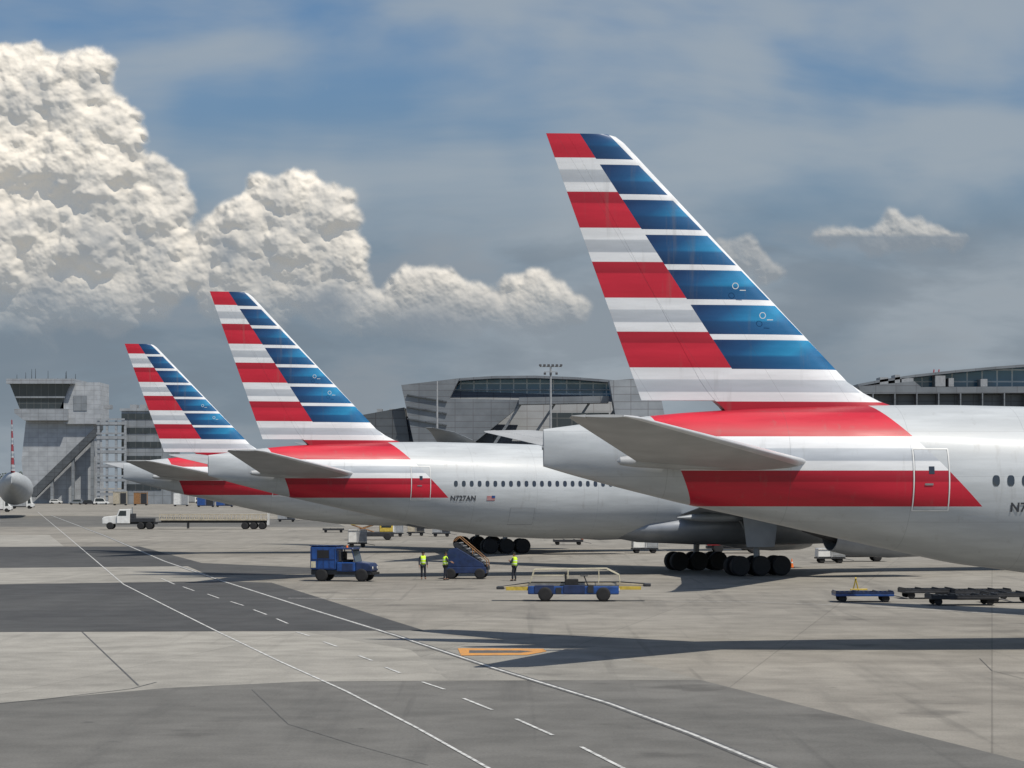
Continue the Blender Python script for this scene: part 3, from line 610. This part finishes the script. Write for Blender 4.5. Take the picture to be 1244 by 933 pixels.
# ---------------------------------------------------------------- vehicles
def rails(mb,pts,r=.03,mi=0):
    for a,b in zip(pts[:-1],pts[1:]): mb.cyl(a,b,r,n=7,mi=mi)
def blue_truck():
    t=thing('utility_truck',gl(418,706),R(-12),'blue utility truck with tall box body and open cab beside the workers','truck')
    MB().box(-1.95,1.95,-.72,.72,.42,.72).build('chassis','dark',t,bevel=.03)
    b=MB(); b.box(-1.98,-.28,-.86,.86,.72,2.2); b.build('box_body','blue',t,bevel=.10)
    d=MB()
    for i in range(5): d.box(-1.88+i*.38,-1.85+i*.38,-.875,-.855,.85,2.05)
    d.box(-1.9,-.35,-.88,-.855,1.35,1.39); d.build('body_rib','navy',t)
    MB().box(-1.5,-.75,-.885,-.855,1.45,1.95).build('dark_bay_panel','black',t)  # flat black plate on the side; a bay's inner shade put in as colour
    MB().box(-1.9,-1.6,-.885,-.86,.85,1.25).build('placard','cream',t)
    MB().box(-2.0,-.26,-.88,.88,2.2,2.25).build('box_roof','navy',t,bevel=.02)
    MB().prism([(.95,.62),(2.0,.62),(2.02,.95),(1.85,1.14),(.95,1.24)],-.8,.8).build('bonnet','navy',t,bevel=.07)
    MB().box(-.26,.95,-.84,.84,.62,1.2).build('cab_body','blue',t,bevel=.06)
    MB().box(.1,.8,-.86,-.83,.68,1.14).build('cab_door','navy',t,bevel=.02)
    c=MB()
    for x,y in ((-.22,-.8),(-.22,.76)): c.box(x,x+.07,y,y+.05,1.2,2.0)
    for y in (-.78,.78): c.cyl((.93,y,1.2),(.72,y,2.0),.035,n=7)
    c.build('cab_pillar','navy',t)
    MB().box(-.30,.85,-.84,.84,2.0,2.10,tx=.05,ty=.05).build('cab_roof','navy',t,bevel=.04)
    MB().add([(.95,-.75,1.22),(.95,.75,1.22),(.74,.75,1.99),(.74,-.75,1.99)],[(0,1,2,3)]).build('windscreen','glass',t)
    s=MB(); s.box(.05,.5,-.5,.5,1.2,1.35); s.box(-.05,.07,-.5,.5,1.3,1.85); s.build('seat','black',t,bevel=.04)
    for y in (-.55,.55): MB().lathe([(0,.1),(.03,.09)],(2.0,y,.85),'x',12).build('headlight','lamp',t)
    MB().box(2.0,2.1,-.8,.8,.42,.58).build('bumper','black',t,bevel=.03)
    MB().lathe([(0,.07),(.1,.06),(.14,.02)],(.2,0,2.1),'z',10).build('beacon','orange',t,True)
    for x in (-1.25,1.35):
        for y in (-.72,.72): wheel(t,x,y,.4,.24)
blue_truck()
def cart_box(px,py,rz,label,L=2.2,Wd=1.5,h=1.6,base=.45,body='white',group=None):
    t=thing('baggage_cart',gl(px,py),R(rz),label,'baggage cart',group)
    MB().box(-L/2,L/2,-Wd/2,Wd/2,base-.12,base).build('chassis','dark',t)
    b=MB(); b.box(-L/2+.03,L/2-.03,-Wd/2+.03,Wd/2-.03,base+.02,base+h,tx=.04,ty=.04); b.build('container',body,t,bevel=.05)
    c=MB()
    for x in (-L/2+.02,-.03,L/2-.08): c.box(x,x+.06,-Wd/2-.02,-Wd/2+.02,base,base+h*.97)
    c.box(-L/2,L/2,-Wd/2-.02,-Wd/2+.02,base+h*.94,base+h*.99); c.build('frame','grey',t)
    MB().box(L*.05,L/2-.12,-Wd/2-.005,-Wd/2+.03,base+.15,base+h*.85).build('curtain','grey' if body=='white' else 'dark',t)
    MB().cyl((L/2,0,base-.1),(L/2+.8,0,.2),.03,n=6).build('tow_bar','dark',t)
    for x in (-L/2+.4,L/2-.4):
        for y in (-Wd/2+.12,Wd/2-.12): wheel(t,x,y,.22,.12)
    return t
cart_box(434,665,5,'small white box cart parked just behind the blue truck',1.9,1.4,1.3)
cart_box(783,672,4,'white cargo container cart under the middle airliner wing',2.3,1.6,1.35)
cart_box(146,614,0,'tan box cart left of the pair beyond the flatbed truck',4.4,2.5,4.2,body='tan')
cart_box(171,614,0,'brown box cart right of the pair beyond the flatbed truck',4.4,2.5,4.0,body='brown')
cart_box(220,615,0,'white box cart between the brown cart and the blue containers',4.5,2.5,4.0)
cart_box(250,616,0,'left blue container on a distant cart',5,2.5,3.2,body='blue'); cart_box(273,616,0,'right blue container on a distant cart',5,2.5,3.2,body='blue')
cart_box(480,652,3,'white box cart under the middle airliner belly beside the cargo lift',2.0,1.4,1.3); cart_box(505,651,3,'tan box cart under the middle airliner belly',2.2,1.4,1.2,body='tan'); cart_box(348,634,3,'grey box cart under the farthest airliner, right of the flatbed trailer',3,1.6,1.5,body='grey')
def car(px,py,rz,label,col,L=4.5,suv=1.6,group=None,nm='parked_car',cat='car'):
    t=thing(nm,gl(px,py),R(rz),label,cat,group)
    prof=[(-L/2,.35),(-L/2,.95),(-L*.46,1.0),(-L*.40,suv*.97),(-L*.05,suv),(L*.14,suv*.95),(L*.26,1.05),(L*.47,.92),(L/2,.7),(L/2,.35)]
    m=MB(); m.prism(prof,-.88,.88); m.build('body',col,t,bevel=.08)
    for s_ in (-1,1):
        MB().prism([(-L*.40,1.04),(-L*.36,suv*.93),(-L*.05,suv*.94),(L*.12,suv*.9),(L*.21,1.06)],s_*.885,s_*.895).build('side_window','glass',t)
    MB().add([(L*.27,-.75,1.07),(L*.27,.75,1.07),(L*.155,.7,suv*.94),(L*.155,-.7,suv*.94)],[(0,1,2,3)]).build('windscreen','glass',t)
    for y in (-.65,.65): MB().box(L/2-.02,L/2+.02,y-.15,y+.15,.62,.75).build('headlight','lamp',t)
    for x in (-L*.3,L*.3):
        for y in (-.82,.82): wheel(t,x,y,.34,.22)
    return t
car(68,612,0,'small white car parked below the control tower','white')
car(92,613,180,'silver car parked second from the control tower base','steel',5,1.8)
car(109,613,0,'dark car parked below the tower stairs','dark'); car(123,613,10,'white van parked near the open decks block','white',5.4,2.3,nm='parked_van',cat='van')
def far_van(px,py,label,col='white',L=6,h=3.0,rz=0):
    t=thing('box_truck',gl(px,py),R(rz),label,'truck')
    MB().box(-L/2,L*.2,-1.1,1.1,.7,h).build('cargo_box',col,t,bevel=.05); MB().prism([(L*.21,.5),(L/2,.5),(L/2,1.3),(L*.42,1.5),(L*.36,h*.78),(L*.21,h*.78)],-1,1).build('cab','white',t,bevel=.05)
    MB().prism([(L*.28,1.4),(L*.405,1.5),(L*.35,h*.73),(L*.28,h*.73)],-1.02,-1.005).build('side_window','glass',t)
    MB().box(-L/2,L*.5,-.9,.9,.4,.65).build('chassis','dark',t)
    for x in (-L*.3,L*.33):
        for y in (-.95,.95): wheel(t,x,y,.45,.25)
far_van(-2,622,'white box truck cut by the left edge of the apron',L=6.5,h=3.6)
far_van(26,618,'grey tall service truck in front of the distant airliner tail','grey',L=7,h=4.6)
far_van(892,672,'white and red service truck seen behind the landing gear','red',5,2.2); far_van(312,617,'low red service truck beneath the farthest airliner','red',8,2.6)
far_van(232,612,'grey truck far beyond the carts','grey',7,3); far_van(50,610,'grey service truck left of the tower foot','grey',8,4)
def flatbed():
    t=thing('flatbed_truck',gl(160,643),R(180),'white day cab truck towing a flatbed trailer with tan ladder sides','truck')
    MB().box(-3.6,3.6,-.5,.5,.7,1.0).build('chassis','dark',t)
    MB().prism([(1.9,.75),(4.0,.75),(4.05,1.5),(3.8,1.75),(2.0,1.95)],-.85,.85).build('bonnet','white',t,bevel=.08)
    MB().prism([(.1,.8),(1.95,.8),(1.95,1.95),(1.6,2.8),(.1,2.85)],-1.1,1.1).build('cab','white',t,bevel=.08)
    MB().add([(1.97,-.95,1.97),(1.97,.95,1.97),(1.64,.95,2.72),(1.64,-.95,2.72)],[(0,1,2,3)]).build('windscreen','glass',t)
    for s_ in (-1,1): MB().prism([(.6,1.9),(1.75,1.9),(1.5,2.6),(.6,2.6)],s_*1.11,s_*1.12).build('side_window','glass',t)
    MB().box(-3.2,.05,-1.05,1.05,1.02,1.55).build('rear_deck','dark',t,bevel=.03); MB().box(-.5,.05,-.9,.9,1.55,2.2).build('toolbox','dark',t); MB().cyl((-.2,.8,1),(-.2,.8,3.1),.08,n=8).build('exhaust_pipe','steel',t)
    for x in (2.9,-1.4,-2.6):
        for y in (-.95,.95): wheel(t,x,y,.5,.3)
    for s_ in (-.6,.6): MB().box(4.0,4.08,s_-.12,s_+.12,1.1,1.3).build('headlight','lamp',t)
    x,y,z=gl(160,643)
    r=thing('flatbed_trailer',(x+11.6,y,z),R(180),'long flatbed trailer with tan ladder sides behind the white cab','trailer')
    MB().box(-7.6,7.6,-1.2,1.2,1.25,1.45).build('deck','tan',r); MB().box(-7.4,7.4,-.4,.4,.9,1.25).build('beam','dark',r)
    MB().cyl((7.4,0,1.0),(8.6,0,.95),.08,n=8).build('drawbar','dark',r)
    for s_ in (-1.18,1.18):
        m=MB(); m.box(-7.6,7.6,s_-.03,s_+.03,2.0,2.12)
        for i in range(24): m.box(-7.6+i*.656,-7.5+i*.656,s_-.03,s_+.03,1.45,2.0)
        m.build('side_rail','tan',r)
    m=MB(); m.box(-7.65,-7.55,-1.2,1.2,.6,2.2); m.build('tail_board','white',r)
    for x in (-4.4,-5.6,-6.8):
        for y in (-.95,.95): wheel(r,x,y,.5,.3)
    for y in (-.7,.7): MB().box(3.6,3.75,y-.06,y+.06,.1,1.25).build('support_leg','dark',r)
flatbed()
def loader():
    t=thing('belt_loader',gl(697,730),R(-3),'low belt loader with cream tubular rails and yellow ends on the open apron','belt loader')
    MB().box(-2.35,2.35,-.85,.85,.36,.78).build('chassis','blue',t,bevel=.05)
    m=MB(); m.box(-2.0,-1.0,-.9,-.86,.42,.84); m.box(-.5,.6,-.9,-.86,.42,.84); m.build('side_panel','navy',t,bevel=.02)
    m=MB(); m.box(.75,1.05,-.93,-.87,.45,.85); m.box(-.9,-.62,-.93,-.87,.4,.7); m.build('step_plate','dark',t)
    MB().prism([(-3.9,.62),(-3.85,.72),(-2.2,.92),(2.4,.96),(3.9,.86),(3.9,.78),(2.4,.82),(-2.2,.78)],-.45,.45).build('conveyor_frame','tan',t,bevel=.02)
    MB().prism([(-3.7,.72),(-2.2,.94),(2.4,.98),(3.7,.89),(3.7,.91),(2.4,1.0),(-2.2,.97),(-3.7,.75)],-.38,.38).build('belt','black',t)
    for s_,a in ((-1,-4.0),(1,3.6)):
        m=MB(); m.box(a,a+.4,-.5,.5,.60 if s_<0 else .76,.74 if s_<0 else .9); m.build('end_bumper','dark',t,bevel=.03)
    m=MB(); m.box(-3.5,-2.35,-.6,-.52,.55,.74); m.box(2.35,3.5,-.6,-.52,.6,.78); m.build('side_guard','yellow',t)
    for y in (-.62,.62):
        m=MB(); rails(m,[(-2.25,y,.95),(-2.05,y,1.62),(1.7,y,1.68),(2.35,y,1.35),(2.4,y,.95)],.024)
        for x in (-.3,1.3): m.cyl((x,y,.95),(x,y,1.66),.02,n=7)
        rails(m,[(-2.15,y,1.30),(-.3,y,1.31)],.016); m.build('hand_rail','cream',t,True)
    m=MB(); m.box(-.45,.25,-.8,-.3,.78,1.15); m.box(-.45,-.35,-.8,-.3,1.15,1.5); m.build('driver_seat','black',t,bevel=.04)
    m=MB(); m.cyl((.75,-.55,.8),(.55,-.55,1.3),.03,n=7); m.lathe([(-.02,.2),(.02,.2)],(.55,-.55,1.31),'z',14); m.build('steering_wheel','dark',t)
    for x in (-1.45,1.55):
        for y in (-.82,.82): wheel(t,x,y,.37,.22,'rimd')
    for y in (-.6,.6): MB().box(2.35,2.39,y-.1,y+.1,.55,.68).build('headlight','lamp',t)
loader()
def slant_loader():
    t=thing('stair_loader',gl(566,703),R(-6),'dark blue loader with raised slanting belt between two workers','belt loader')
    MB().box(-1.35,1.4,-.8,.8,.35,.75).build('chassis','navy',t,bevel=.05)
    MB().prism([(1.5,.55),(1.5,.8),(-.35,2.35),(-.75,2.3),(-.75,2.1)],-.55,.55).build('slanting_belt','dark',t,bevel=.03)
    m=MB()
    for i in range(8):
        f=i/8; m.box(1.3-f*1.9,1.42-f*1.9,-.6,.6,.93+f*1.55,.98+f*1.55)
    m.build('belt_cleat','grey',t)
    for y in (-.6,.6):
        m=MB(); rails(m,[(1.45,y,.8),(1.4,y,1.2),(-.4,y,2.72),(-.75,y,2.4)],.03); rails(m,[(.5,y,1.6),(.5,y,1.95)],.03); m.build('hand_rail','brown',t,True)
    MB().prism([(-1.3,.75),(1.3,.75),(1.2,1.0),(-.5,2.0),(-1.0,1.9),(-1.3,1.3)],-.72,-.60).build('side_skirt','navy',t,bevel=.03)
    MB().box(-1.3,-.5,-.58,.75,.75,1.35).build('engine_cover','blue',t,bevel=.06)
    m=MB(); m.cyl((-.4,-.3,.7),(-.2,-.3,1.9),.06); m.cyl((-.4,.3,.7),(-.2,.3,1.9),.06); m.build('lift_ram','steel',t)
    for x in (-.9,1.0):
        for y in (-.76,.76): wheel(t,x,y,.34,.2)
slant_loader()
def cargo_loader():
    t=thing('cargo_loader',gl(452,656),R(5),'yellow brown cargo lift platform below the middle airliner tail','cargo loader')
    MB().box(-2.4,2.4,-1.3,1.3,.4,.9).build('chassis','dark',t,bevel=.05); MB().box(-2.4,.5,-1.2,1.2,1.7,1.9).build('platform','yellow',t)
    for y in (-1.1,1.1):
        m=MB(); m.cyl((-2.3,y,.9),(.2,y,1.7),.07); m.cyl((.2,y,.9),(-2.3,y,1.7),.07); m.build('scissor_arm','brown',t)
        m=MB(); rails(m,[(-2.3,y,1.9),(-2.3,y,2.5),(.4,y,2.5),(.4,y,1.9)],.05); rails(m,[(-1.2,y,1.9),(-1.2,y,2.5)],.05); m.build('guard_rail','cream',t)
    MB().box(.8,2.3,-1.2,-.3,.9,2.1).build('operator_cab','yellow',t,bevel=.06); MB().box(1.0,2.1,-1.22,-1.205,1.4,1.9).build('cab_window','glass',t)
    for x in (-1.7,1.7):
        for y in (-1.2,1.2): wheel(t,x,y,.42,.25)
cargo_loader()
def dolly(px,py,rz,label,L=3.2,Wd=1.7,col='navy'):
    t=thing('flat_dolly',gl(px,py),R(rz),label,'dolly')
    MB().box(-L/2,L/2,-Wd/2,Wd/2,.30,.42).build('deck',col,t,bevel=.02)
    m=MB()
    for i in range(12): 
        x=-L/2+.15+i*(L-.3)/11; m.cyl((x,-Wd/2+.1,.45),(x,Wd/2-.1,.45),.045,n=8)
    m.build('roller','dark',t,True)
    m=MB()
    for y in (-Wd/2,Wd/2-.06): m.box(-L/2,L/2,y,y+.06,.42,.52)
    for x in (-L/2+.02,L/2-.08,-L*.15,L*.2): m.box(x,x+.06,-Wd/2+.1,Wd/2-.1,.42,.58)
    m.build('edge_rail','navy' if col=='blue' else col,t)
    MB().cyl((L/2,0,.34),(L/2+.9,0,.15),.035,n=6).build('tow_bar','dark',t)
    for x in (-L/2+.4,L/2-.4):
        for y in (-Wd/2+.15,Wd/2-.15): wheel(t,x,y,.19,.12)
    return t
dolly(1048,731,0,'blue flat dolly carrying the yellow pole',3.0,col='blue')
def cone(px,py,label):
    x,y=G(px,py); t=thing('traffic_cone',(x,y,.012),0,label,'traffic cone'); s=.9
    MB().lathe([(0,.16*s),(.06*s,.15*s),(.7*s,.035*s),(.75*s,.02*s)],(0,0,0),'z',16).build('cone_body','orange',t,True)
    MB().lathe([(.38*s,.105*s),(.50*s,.083*s)],(0,0,0),'z',16,cap=False).build('reflective_collar','white',t,True)
    MB().box(-.2*s,.2*s,-.2*s,.2*s,0,.04*s).build('cone_base','black',t)
x,y=G(1040,729)
t=thing('tow_pole',(x,y,.49),0,'yellow forked pole standing on the blue flat dolly','tow bar'); m=MB(); m.cyl((-.14,.1,.0),(-.02,0,.62),.035); m.cyl((.14,.1,0),(-.02,0,.62),.035); m.cyl((-.3,0,.06),(.6,.1,.06),.045); m.build('bar','yellow',t); MB().lathe([(-.04,.06),(.04,.06)],(-.02,0,.64),'x',12).build('eye','yellow',t)
dolly(1124,727,4,'dark flat dolly just right of the blue one',2.6,col='dark'); dolly(1168,735,2,'dark flat dolly nearest in the right hand row',3.4,col='dark')
dolly(1190,728,3,'dark flat dolly behind the nearest one at right',3.0,col='dark'); dolly(1226,732,3,'dark flat dolly at the right edge of the frame',2.6,col='dark')
cone(962,690,'orange cone right of the landing gear'); cone(707,656,'tiny orange cone under the middle airliner')
car(1040,682,2,'dark pickup parked under the nearest airliner belly','dark',5.2,1.5,nm='parked_pickup',cat='pickup'); cart_box(1008,684,3,'low white box on a cart left of the dark pickup',2.2,1.5,.7)
dolly(385,630,0,'far grey flat dolly under the farthest airliner',7,2,col='grey'); dolly(405,647,4,'dark low dolly left of the cargo lift',2.8,col='dark')
cart_box(536,652,3,'small grey box cart left of the farthest airliner wheels',2.2,1.4,.9,body='grey'); dolly(690,662,3,'dark low dolly beneath the middle airliner belly',3,col='dark')
far_van(70,603,'white distant truck at the foot of the tower',L=9,h=4)

# ---------------------------------------------------------------- people
def skin(name,pts,edges,rads,m,parent,sub=1):
    me=bpy.data.meshes.new(name); me.from_pydata(pts,edges,[]); me.materials.append(M[m]); o=bpy.data.objects.new(name,me); COL.objects.link(o); o.parent=parent
    sk=o.modifiers.new('skin','SKIN'); sk.use_smooth_shade=True
    if not me.skin_vertices: return o
    for i,r in enumerate(rads): me.skin_vertices[0].data[i].radius=(r,r) if not isinstance(r,tuple) else r
    me.skin_vertices[0].data[0].use_root=True
    s=o.modifiers.new('sub','SUBSURF'); s.levels=sub; s.render_levels=sub; return o
def person(px,py,rz,label,arms,legs=((.0,.1),(.0,-.1))):
    t=thing('person',gl(px,py),R(rz),label,'person')
    P=[(0,0,.95),(0,0,1.15),(.0,0,1.36),(.01,0,1.49),(.02,0,1.57),(.03,0,1.67),(.03,0,1.74)]; Rr=[.125,.12,(.13,.13),.055,.07,.095,.06]; E=[(i,i+1) for i in range(6)]
    sleeve=[[],[]]; tr=[]
    for s_,(sx,el,wr) in zip((1,-1),arms):
        i0=len(P); sh=(0,s_*.18,1.41); P+= [sh,el,wr]; Rr+=[.062,.046,.032]; E+=[(2,i0),(i0,i0+1),(i0+1,i0+2)]
        d=np.array(wr)-np.array(el); d/=np.linalg.norm(d); palm=tuple(np.array(wr)+d*.08); P.append(palm); Rr.append(.034); E.append((i0+2,i0+3))
        side=np.cross(d,(0,1,0)); side/=max(1e-6,np.linalg.norm(side))
        for q_,ll in zip((-.03,-.01,.01,.03),(.065,.08,.075,.06)):
            i1=len(P); b=np.array(palm)+side*q_+d*.03; P+= [tuple(b),tuple(b+d*ll*.6),tuple(b+d*ll+np.array((.015,0,0)))]; Rr+=[.011,.009,.008]; E+=[(i0+3,i1),(i1,i1+1),(i1+1,i1+2)]
        i1=len(P); b=np.array(palm)-d*.03+side*.04; P+=[tuple(b),tuple(b+side*.03+d*.04)]; Rr+=[.012,.010]; E+=[(i0+3,i1),(i1,i1+1)]
        sleeve[(1-s_)//2]=[sh,el,tuple(np.array(wr)-d*.02)]
    for s_,(fx,fy) in zip((1,-1),legs):
        i0=len(P); hip=(0,s_*.095,.88); kn=(fx*.55+.03,s_*.10+fy*.3,.48); an=(fx,s_*.11+fy*.5,.09); toe=(fx+.17,s_*.13+fy*.5,.045)
        P+=[hip,kn,an,toe]; Rr+=[.088,.058,.042,.035]; E+=[(0,i0),(i0,i0+1),(i0+1,i0+2),(i0+2,i0+3)]; tr.append((hip,kn,(an[0],an[1],.1),toe,an))
    skin('body',P,E,Rr,'skin',t,1)
    SP=[(0,0,1.0),(0,0,1.18),(0,0,1.37),(0.005,0,1.46)]; SE=[(0,1),(1,2),(2,3)]; SR=[.135,.135,.15,.07]
    for a in sleeve: i0=len(SP); SP+=a; SE+=[(2,i0),(i0,i0+1),(i0+1,i0+2)]; SR+=[.075,.06,.048]
    skin('shirt',SP,SE,SR,'shirt',t,1)
    skin('hi_vis_vest',[(0,0,.90),(0,0,1.1),(0,0,1.3),(0,0,1.43),(0,.15,1.44),(0,-.15,1.44)],[(0,1),(1,2),(2,3),(3,4),(3,5)],[(.19,.17),(.19,.18),(.21,.20),(.15,.14),.095,.095],'vest',t,1)
    TP=[(0,0,.97)]; TE=[]; TR=[.14]
    for hip,kn,an,toe,_ in tr: i0=len(TP); TP+=[hip,kn,an]; TE+=[(0,i0),(i0,i0+1),(i0+1,i0+2)]; TR+=[.105,.075,.06]
    skin('trousers',TP,TE,TR,'pants',t,1)
    for hip,kn,an,toe,a2 in tr: skin('shoe',[(a2[0]-.05,a2[1],.05),(a2[0]+.05,a2[1],.055),toe],[(0,1),(1,2)],[.048,.05,.04],'shoe',t,1)
    h=MB(); h.lathe([(-.02,.103),(.03,.104),(.07,.085),(.10,.03)],(.02,0,1.70),'z',16); h.build('hair','hair',t,True)
    f=MB(); f.lathe([(-.008,.008),(.008,.008)],(.118,.033,1.675),'x',8); f.lathe([(-.008,.008),(.008,.008)],(.118,-.033,1.675),'x',8); f.box(.11,.122,-.025,.025,1.615,1.622); f.build('face','hair',t)
    n_=MB(); n_.prism([(.11,1.67),(.15,1.635),(.11,1.63)],-.012,.012); n_.build('nose','skin',t)
    for s_ in (-1,1): MB().box(.0,.04,s_*.095-.01,s_*.095+.01,1.64,1.70).build('ear','skin',t,bevel=.008)
dn=lambda s_:(0,(.02,s_*.25,1.13),(.08,s_*.26,.88))
person(514,704,-80,'worker in hi-vis vest standing alone right of the blue truck',[dn(1),dn(-1)],((.05,.05),(-.05,.05)))
person(541,705,20,'worker in hi-vis vest at the left side of the slanting loader',[(0,(.12,.25,1.16),(.36,.18,1.15)),(0,(.12,-.25,1.16),(.36,-.16,1.12))],((.14,.05),(-.12,.05)))
person(625,706,150,'worker in hi-vis vest and dark trousers standing right of the slanting loader',[(0,(.1,.26,1.16),(.28,.1,1.25)),(0,(.1,-.26,1.16),(.28,-.1,1.22))],((.06,.06),(-.04,.06)))
